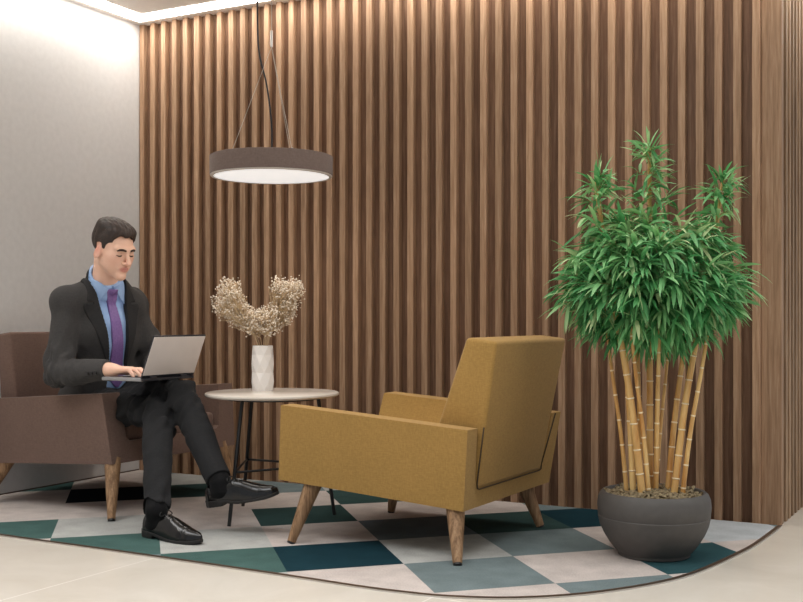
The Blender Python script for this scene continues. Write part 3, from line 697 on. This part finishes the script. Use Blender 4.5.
qq = (slice(None),)*3; reg, st = hregion(*hg.P(qq)); hg.v = (hg.v+st).astype(np.float32); hg.v = np.maximum(hg.v, reg).astype(np.float32)
frommesh('hair', hg.mesh(), M['hair'], man)
M['brow'] = mat('brow hair', srgb(52, 36, 28), .8)
for sx in (-1, 1):
    bm = bmesh.new(); pts = catmull([H(sx*.012, .0945, .0205), H(sx*.026, .0915, .0235), H(sx*.038, .086, .0225), H(sx*.047, .077, .0165)], 5)
    n = len(pts); tube(bm, pts, [HS*(.0026+.0024*math.sin(math.pi*min(1, (i+3)/(n+3)))) for i in range(n)], 8); build('eyebrow', bm, M['brow'], man, 180)
    bm = bmesh.new(); pts = catmull([H(sx*.0175, .0795, -.0005), H(sx*.026, .0845, -.0045), H(sx*.036, .084, -.0055), H(sx*.046, .0765, -.0025)], 5)
    n = len(pts); tube(bm, pts, [HS*(.0013+.0014*math.sin(math.pi*i/(n-1))) for i in range(n)], 6); build('eyelashes', bm, M['brow'], man, 180)
# ---- clothes
def sfz(x, y, z_):
    t = (z_-pel[2])/(shc[2]-pel[2]); cx = pel[0]+(shc[0]-pel[0])*t; cy = pel[1]+(shc[1]-pel[1])*t
    return (x-cx)*lf[0]+(y-cy)*lf[1], (x-cx)*fw[0]+(y-cy)*fw[1]
zk = [.45, .55, .70, .85, .95, 1.03, 1.10]
openw = [.085, .062, .050, .058, .068, .078, .096]
def front_cut(x, y, z_):      # >0 outside the opening
    s, f = sfz(x, y, z_); w_ = np.interp(z_, zk, openw); return np.maximum(np.abs(s-.004)-w_, .02-f)
def folds(amp, fr, seed):
    r_ = np.random.default_rng(seed); ks = r_.normal(size=(5, 3))*fr; ph = r_.random(5)*6.28
    return lambda x, y, z_: amp*sum(np.sin(k[0]*x+k[1]*y+k[2]*z_+p+1.5*np.sin(.6*fr*(x-y)+p)) for k, p in zip(ks, ph))/2.2
def near(c, r): return lambda x, y, z_: np.exp(-((x-c[0])**2+(y-c[1])**2+(z_-c[2])**2)/r**2)
M['suit'] = fabric('charcoal suit wool', srgb(50, 49, 48), srgb(64, 62, 61), sheen=.04); M['suit2'] = fabric('charcoal lapel wool', srgb(36, 35, 35), srgb(47, 46, 46), sheen=.04)
def jacket_grid(extra, sleeves=True):
    g = Grid((-4.22, 3.42, .46), (-3.45, 4.20, 1.17), .004)
    for p, k in torso: g.add(inflate(p, .024+extra), k)
    g.add(cone(pel+A(-.0, 0, .03), pel+A(0, 0, .2), .15, .15), .05)
    if sleeves:
        for s_, e_, w_ in ((Rsh, Rel, Rwr), (Lsh, Lel, Lwr)):
            d = (w_-e_)/np.linalg.norm(w_-e_)
            g.add(cone(s_-A(0, 0, .022), e_, .064+extra, .064+extra), .03).add(cone(e_, w_-d*.012, .064+extra, .049+extra, True), .012)
        for e_, sd in ((Rel, 3), (Lel, 5)):
            fo_ = folds(.011, 55, sd); nr = near(e_, .12); g.warp(lambda x, y, z_: fo_(x, y, z_)*nr(x, y, z_))
        f2 = folds(.005, 22, 9); g.warp(f2)
    g.inter(lambda x, y, z_: .475-z_+0*x+0*y)
    return g
g = jacket_grid(0)
(nlo, nhi), nfn = inflate(cone(nb_-A(0, 0, .05), H(0, -.03, -.05), .066, .062), .016); 
g.v = np.maximum(g.v, -front_cut(*g.P(qq))).astype(np.float32)
g.v = np.maximum(g.v, -nfn(*g.P(qq))).astype(np.float32)
jk = frommesh('jacket', g.mesh(), M['suit'], man)
# lapels (sub-parts of the jacket)
lz = [.66, .70, .80, .90, .972, .985, 1.0, 1.05, 1.1]; lo_ = [.05, .056, .090, .120, .144, .142, .126, .116, .110]
for sgn_ in (-1, 1):
    g = jacket_grid(.007, False)
    def lap(x, y, z_):
        s, f = sfz(x, y, z_); s = s*sgn_; w_ = np.interp(z_, zk, openw); o_ = np.interp(z_, lz, lo_)
        d = np.maximum(np.maximum(w_-.003-s, s-o_), np.maximum(.68-z_, .0-f))
        notch = np.maximum(np.abs(z_-.990-.12*(s-.1))-.005, .098-s); return np.maximum(d, -notch)
    g.inter(lap); g.v = np.maximum(g.v, -nfn(*g.P(qq))).astype(np.float32)
    frommesh('lapel', g.mesh(), M['suit2'], jk)
# jacket collar round the neck
g = Grid(nb_-.16, nb_+.16, .0035)
g.add(cone(nb_-A(0, 0, .05), H(0, -.03, -.05), .090, .083), .01)
nd = (H(0, -.03, -.05)-nb_); nd /= np.linalg.norm(nd)
def colr_reg(x, y, z_):
    t = (x-nb_[0])*nd[0]+(y-nb_[1])*nd[1]+(z_-nb_[2])*nd[2]; s, f = sfz(x, y, z_); return np.maximum(np.maximum(t-.022, -.06-t), f-.05)
g.inter(colr_reg); g.v = np.maximum(g.v, -nfn(*g.P(qq))).astype(np.float32); frommesh('collar', g.mesh(), M['suit2'], jk)
for zb in (.66, .58):
    s_, f_ = .075, .16
    g = Grid(A(-4, 3.5, .5), A(-3.5, 4.1, .75), .004)
# sleeve buttons
M['button'] = mat('dark button', srgb(28, 26, 26), .3)
dv = (Rwr-Rel)/np.linalg.norm(Rwr-Rel)
for k in range(3):
    c = V(Rwr-dv*(.035+.022*k)-A(.0, .049+.001*k, .012)); bm = bmesh.new(); tube(bm, [c, c-V((0, .006, 0))], .0065, 12); build('button', bm, M['button'], jk, 50)
# shirt
M['shirt'] = noisy('pale blue shirt', srgb(150, 180, 222), srgb(162, 190, 228), 20, .75, .15, 120)
g = Grid((-4.16, 3.52, .5), (-3.58, 4.08, 1.18), .004)
for p, k in torso: g.add(inflate(p, .006), k)
g.add(inflate(neck, .006), .02); g.warp(folds(.0025, 30, 4))
def shreg(x, y, z_):
    t = (x-nb_[0])*nd[0]+(y-nb_[1])*nd[1]+(z_-nb_[2])*nd[2]; s, f = sfz(x, y, z_)
    return np.maximum(np.maximum(t-.02, .52-z_), np.abs(s)-.16)
g.inter(shreg); sh_ = frommesh('shirt', g.mesh(), M['shirt'], man)
g = Grid(nb_-.15, nb_+.17, .003); g.add(cone(nb_-A(0, 0, .06), H(0, -.03, -.05), .080, .073), .01)
def stand(x, y, z_):
    t = (x-nb_[0])*nd[0]+(y-nb_[1])*nd[1]+(z_-nb_[2])*nd[2]; s, f = sfz(x, y, z_)
    lim = .046-.30*np.clip(f, 0, .09); return np.maximum(np.maximum(t-lim, -.05-t), -(.002+np.where(f > .04, np.abs(s)-.006, .02)))
g.inter(stand); g.v = np.maximum(g.v, -inflate(neck, .005)[1](*g.P(qq))).astype(np.float32)
frommesh('collar', g.mesh(), M['shirt'], sh_)
for sgn_ in (-1, 1):
    g = Grid((-3.95, 3.55, .88), (-3.6, 4.0, 1.14), .003)
    for p, k in torso: g.add(inflate(p, .015), k)
    g.add(inflate(neck, .015), .03)
    def leaf_reg(x, y, z_):
        s, f = sfz(x, y, z_); s = s*sgn_
        # triangle in chest projection
        tri = [(.016, 1.055), (.100, 1.125), (.070, .985)]; d = None
        for (a, b), (c, e) in zip(tri, tri[1:]+tri[:1]):
            n_ = (e-b, a-c); l_ = math.hypot(*n_); dd = ((s-a)*n_[0]+(z_-b)*n_[1])/l_; d = -dd if d is None else np.maximum(d, -dd)
        return np.maximum(d, .01-f)
    g.inter(leaf_reg)
    if (g.v < 0).any(): frommesh('collar_point', g.mesh(), M['shirt'], sh_)
# tie
M['tie'] = noisy('purple silk tie', srgb(112, 84, 140), srgb(134, 104, 160), 120, .45, .2, 300)
g = Grid((-3.98, 3.55, .55), (-3.58, 4.0, 1.10), .003)
for p, k in torso: g.add(inflate(p, .016), k)
g.add(inflate(neck, .012), .03); g.add(ell(nb_+fw*.085+A(0, 0, -.055), (.024, .024, .028), TF), .015)
def tiereg(x, y, z_):
    s, f = sfz(x, y, z_); w_ = np.interp(z_, [.58, .62, .90, .990, 1.000, 1.045, 1.06], [.004, .037, .027, .020, .024, .030, .02]); return np.maximum(np.maximum(np.abs(s-.002)-w_, .02-f), np.maximum(.585-z_, z_-1.055))
g.inter(tiereg); frommesh('tie', g.mesh(), M['tie'], man)
# trousers
M['trouser'] = fabric('charcoal trouser wool', srgb(25, 25, 26), srgb(36, 36, 37), sheen=.02)
g = Grid((-4.2, 3.37, .07), (-2.88, 4.17, .70), .004)
g.add(ell(pel+A(0, 0, -.005), (.155, .205, .118), TF), .02)
for h_, k_, a_, e_ in ((Rhip, Rkn, Ran, .012), (Lhip, Lkn, Lan, .03)):
    d = (a_-k_)/np.linalg.norm(a_-k_)
    g.add(cone(h_, k_, .092, .070), .03).add(cone(k_, k_+(a_-k_)*.5, .070, .062), .012).add(cone(k_+(a_-k_)*.5, a_-d*e_, .062, .055, True), .01)
fo1 = folds(.009, 44, 21); n1 = near(Rkn, .16); n2 = near(Lkn, .14); n3 = near((-3.7, 3.8, .52), .2); n4 = near(Ran, .14); f3 = folds(.003, 16, 8)
g.warp(lambda x, y, z_: fo1(x, y, z_)*(n1(x, y, z_)+n2(x, y, z_)+n3(x, y, z_)+.6*n4(x, y, z_))+f3(x, y, z_))
g.inter(lambda x, y, z_: .10-z_+0*x+0*y)
frommesh('trousers', g.mesh(), M['trouser'], man)
# socks and shoes
M['sock'] = fabric('black sock', srgb(10, 10, 11), srgb(17, 17, 18), sheen=.02); M['shoe'] = mat('polished black leather', srgb(15, 14, 14), .2, 0, .5); M['sole'] = mat('shoe sole', srgb(26, 24, 23), .5)
def shoe(heel, toe, upv, ankle, knee):
    heel = A(*heel); toe = A(*toe); u = toe-heel; Ln = np.linalg.norm(u); u /= Ln; w_ = np.array(upv, float); w_ -= u*(w_@u); w_ /= np.linalg.norm(w_); v_ = np.cross(w_, u)
    loc = lambda x, y, z_: [(x-heel[0])*a[0]+(y-heel[1])*a[1]+(z_-heel[2])*a[2] for a in (u, v_, w_)]
    g = Grid(np.minimum(heel, toe)-.12, np.maximum(heel, toe)+.15, .003)
    d = (knee-ankle)/np.linalg.norm(knee-ankle); ft = heel+u*.075+w_*.06
    s = Grid(np.minimum(ft, ankle)-.09, np.maximum(ft, ankle)+.16, .0035)
    s.add(cone(ft, ankle-d*.0, .043, .044), .01).add(cone(ankle, ankle+d*.13, .0445, .048), .01).add(cone(heel+u*.05+w_*.05, heel+u*.16+w_*.055, .033, .03), .02)
    frommesh('sock', s.mesh(), M['sock'], man)
    ks = Ln/.33
    up_ = np.array([0, .02, .06, .10, .14, .18, .23, .28, .31, .33])*ks
    hw = np.array([.012, .030, .036, .036, .038, .043, .046, .036, .025, .006]); ht = np.array([.07, .092, .094, .092, .100, .090, .070, .054, .047, .036]); hz = np.array([.030, .026, .026, .022, .014, .010, .009, .012, .016, .020])
    x, y, z_ = g.P(qq); U, V_, W_ = loc(x, y, z_)
    a = np.interp(U, up_, hw); b = np.interp(U, up_, ht); c0 = np.interp(U, up_, hz)
    bb = np.maximum(b-c0, .01); e = ((np.abs(V_)/a)**2.4+(np.clip(W_-c0, 0, None)/bb)**2.2)**(1/2.3)
    dd = (e-1)*np.minimum(a, bb); dd = np.maximum(dd, np.maximum(c0-W_, np.maximum(-U, U-Ln)))
    cap = .004*np.exp(-((U-.255*ks)/.003)**2)+.003*np.exp(-((U-.262*ks)/.002)**2)   # toe-cap stitching
    op = np.sqrt(((U-.070*ks)/.052)**2+(V_/.033)**2)-1; op = np.maximum(op*.03, (.07+.25*(U-.07)*(U > .07))-W_)
    dd = np.maximum(dd-.001+cap*.4, -op); g.v = dd.astype(np.float32)
    so = frommesh('shoe', g.mesh(), M['shoe'], man)
    g2 = Grid(np.minimum(heel, toe)-.12, np.maximum(heel, toe)+.15, .003); x, y, z_ = g2.P(qq); U, V_, W_ = loc(x, y, z_)
    a = np.interp(U, up_, hw)+.004; c0 = np.interp(U, up_, hz)+.002
    low = np.where(U < .085*ks, 0, np.maximum(c0-.014, 0)); g2.v = np.maximum(np.maximum(np.abs(V_)-a, np.maximum(low-W_, W_-c0)), np.maximum(-.003-U, U-Ln-.002)).astype(np.float32)
    frommesh('sole', g2.mesh(), M['sole'], so, 40)
    bm = bmesh.new()
    for k in range(4):
        uu = (.128+.017*k)*ks; hh = np.interp(uu, up_, ht)+.0005; pts = []
        for j in range(9):
            vv = -.022+.0055*j; pts.append(V(heel+u*(uu+.006*math.sin(j))+v_*vv+w_*(hh*(1-.25*(vv/.03)**2)+.001)))
        tube(bm, pts, .0028, 6)
    bow = V(heel+u*.122*ks+w_*(np.interp(.122*ks, up_, ht)+.004))
    for sg in (-1, 1):
        vd = V(v_)*sg; tube(bm, catmull([bow, bow+vd*.02+V(w_)*.012, bow+vd*.034+V(u)*.006, bow+vd*.02-V(w_)*.004+V(u)*.008, bow], 5), .0024, 6); tube(bm, catmull([bow, bow+vd*.015+V(u)*.02-V(w_)*.004, bow+vd*.022+V(u)*.036-V(w_)*.016], 5), .002, 6)
    build('laces', bm, mat('shoelace', srgb(20, 20, 20), .8), so, 180)
shoe((-3.195, 3.405, RZ+.001), (-2.862, 3.375, RZ+.001), (0, 0, 1), Ran, Rkn)
shoe((-3.008, 3.594, .112), (-2.70, 3.678, .172), (-.25, -.12, 1), Lan, Lkn)
tag(man, 'seated man in charcoal suit and purple tie typing on a laptop with legs crossed', 'person')
# ---- laptop on his lap
M['silver'] = noisy('silver grey lid', srgb(204, 194, 188), srgb(210, 200, 195), 6, .42, 0); M['lapblack'] = mat('laptop black', srgb(34, 34, 40), .4); M['lapgrey'] = mat('laptop palm rest', srgb(150, 148, 148), .4, .3)
hx, y0, y1, zb = -3.336, 3.53, 3.872, .641
lt = empty('laptop', (-3.45, 3.70, zb))
bm = bmesh.new(); box(bm, hx-.235, hx, y0, y1, zb, zb+.016, .004); bs_ = build('base', bm, M['lapgrey'], lt, 40)
bm = bmesh.new()
for r_ in range(5):
    for c_ in range(14):
        ky = y0+.024+c_*.0212; kx = hx-.03-r_*.0205; box(bm, kx-.018, kx, ky, ky+.0185, zb+.0163, zb+.0185)
build('keyboard', bm, M['lapblack'], bs_)
bm = bmesh.new(); box(bm, hx-.215, hx-.155, (y0+y1)/2-.045, (y0+y1)/2+.045, zb+.0160, zb+.0168); build('trackpad', bm, M['silver'], bs_)
lx, lzz = .072, .178; ln = V((lzz, 0, -lx)).normalized()   # outward normal of the lid (away from the user)
def lid_box(bm, ya, yb, t0, t1, n0, n1, bev=0):
    o = V((hx, 0, zb+.02)); dr = V((lx, 0, lzz)); q = lambda t_, n_, yy: o+dr*t_+ln*n_+V((0, yy, 0))
    hexa(bm, [q(t0, n0, ya), q(t0, n1, ya), q(t0, n1, yb), q(t0, n0, yb), q(t1, n0, ya), q(t1, n1, ya), q(t1, n1, yb), q(t1, n0, yb)], bev, 2)
bm = bmesh.new(); lid_box(bm, y0, y1, -.03, 1.035, 0, .006, .002); ld = build('screen', bm, M['lapblack'], lt, 40)
bm = bmesh.new(); lid_box(bm, y0+.002, y1-.002, .05, 1.0, .005, .0085, .0015); build('lid_panel', bm, M['silver'], ld, 40)
bm = bmesh.new(); lid_box(bm, y0+.014, y1-.014, .08, .95, -.001, .0005); build('display', bm, emit('screen glow', (.75, .85, 1, 1), .8), ld)
for ya in (y0+.05, y1-.09):
    bm = bmesh.new(); tube(bm, [(hx+.004, ya, zb+.014), (hx+.004, ya+.04, zb+.014)], .009, 14); build('hinge', bm, M['lapblack'], lt, 50)
bm = bmesh.new(); box(bm, hx-.002, hx+.012, y0+.004, y1-.004, zb+.001, zb+.013, .003); build('rear_bar', bm, M['lapblack'], lt, 40)
tag(lt, 'open silver-grey laptop resting on the seated man’s crossed legs', 'laptop')


# ------------------------------------------------------------------ light
W = bpy.data.worlds.new('World'); SC.world = W; W.use_nodes = True
W.node_tree.nodes['Background'].inputs[0].default_value = (.89, .94, 1, 1); W.node_tree.nodes['Background'].inputs[1].default_value = .52
def area(name, loc, rot, sx, sy, e, col=(.97, .985, 1), shape='RECTANGLE'):
    l = bpy.data.lights.new(name, 'AREA'); l.shape = shape; l.size = sx; l.size_y = sy; l.energy = e; l.color = col
    o = bpy.data.objects.new(name, l); COL.objects.link(o); o.location = loc; o.rotation_euler = [math.radians(a) for a in rot]; return o
area('overhead_fill', (-1.7, 2.0, CZ-.03), (0, 0, 0), 2.4, 1.2, 34).data.spread = math.radians(115)  # added fill over the foreground floor, no fixture modelled
area('overhead_fill', (-3.8, 2.2, CZ-.03), (0, 0, 0), 1.0, 1.2, 12).data.spread = math.radians(115)  # second added fill, further left over the foreground
area('overhead_fill', (.7, 4.2, CZ-.03), (0, 0, 0), .8, 2.6, 26, (.95, .98, 1)).data.spread = math.radians(115)  # added fill for the right wall face and the floor beside it
area('overhead_fill', (-1.3, 3.5, CZ-.02), (0, 0, 0), .9, .6, 16)  # added out of view to brighten the upper right of the slatted wall
area('pendant_glow', PC+V((0, 0, -.006)), (0, 0, 0), .5, .5, 3.5, (1, .92, .82), 'DISK')

# ------------------------------------------------------------------ camera
cam = bpy.data.cameras.new('Camera'); cam.sensor_width = 36; cam.lens = 36*1080/803; cam.shift_y = 17/803; cam.clip_start = .05
co = bpy.data.objects.new('Camera', cam); COL.objects.link(co); co.location = (0, 0, .92); co.rotation_euler = (math.pi/2, 0, math.radians(29.8)); SC.camera = co
SC.view_settings.view_transform = 'Standard'; SC.view_settings.look = 'None'; SC.view_settings.exposure = 0; SC.view_settings.gamma = 1
SC.view_settings.use_curve_mapping = False
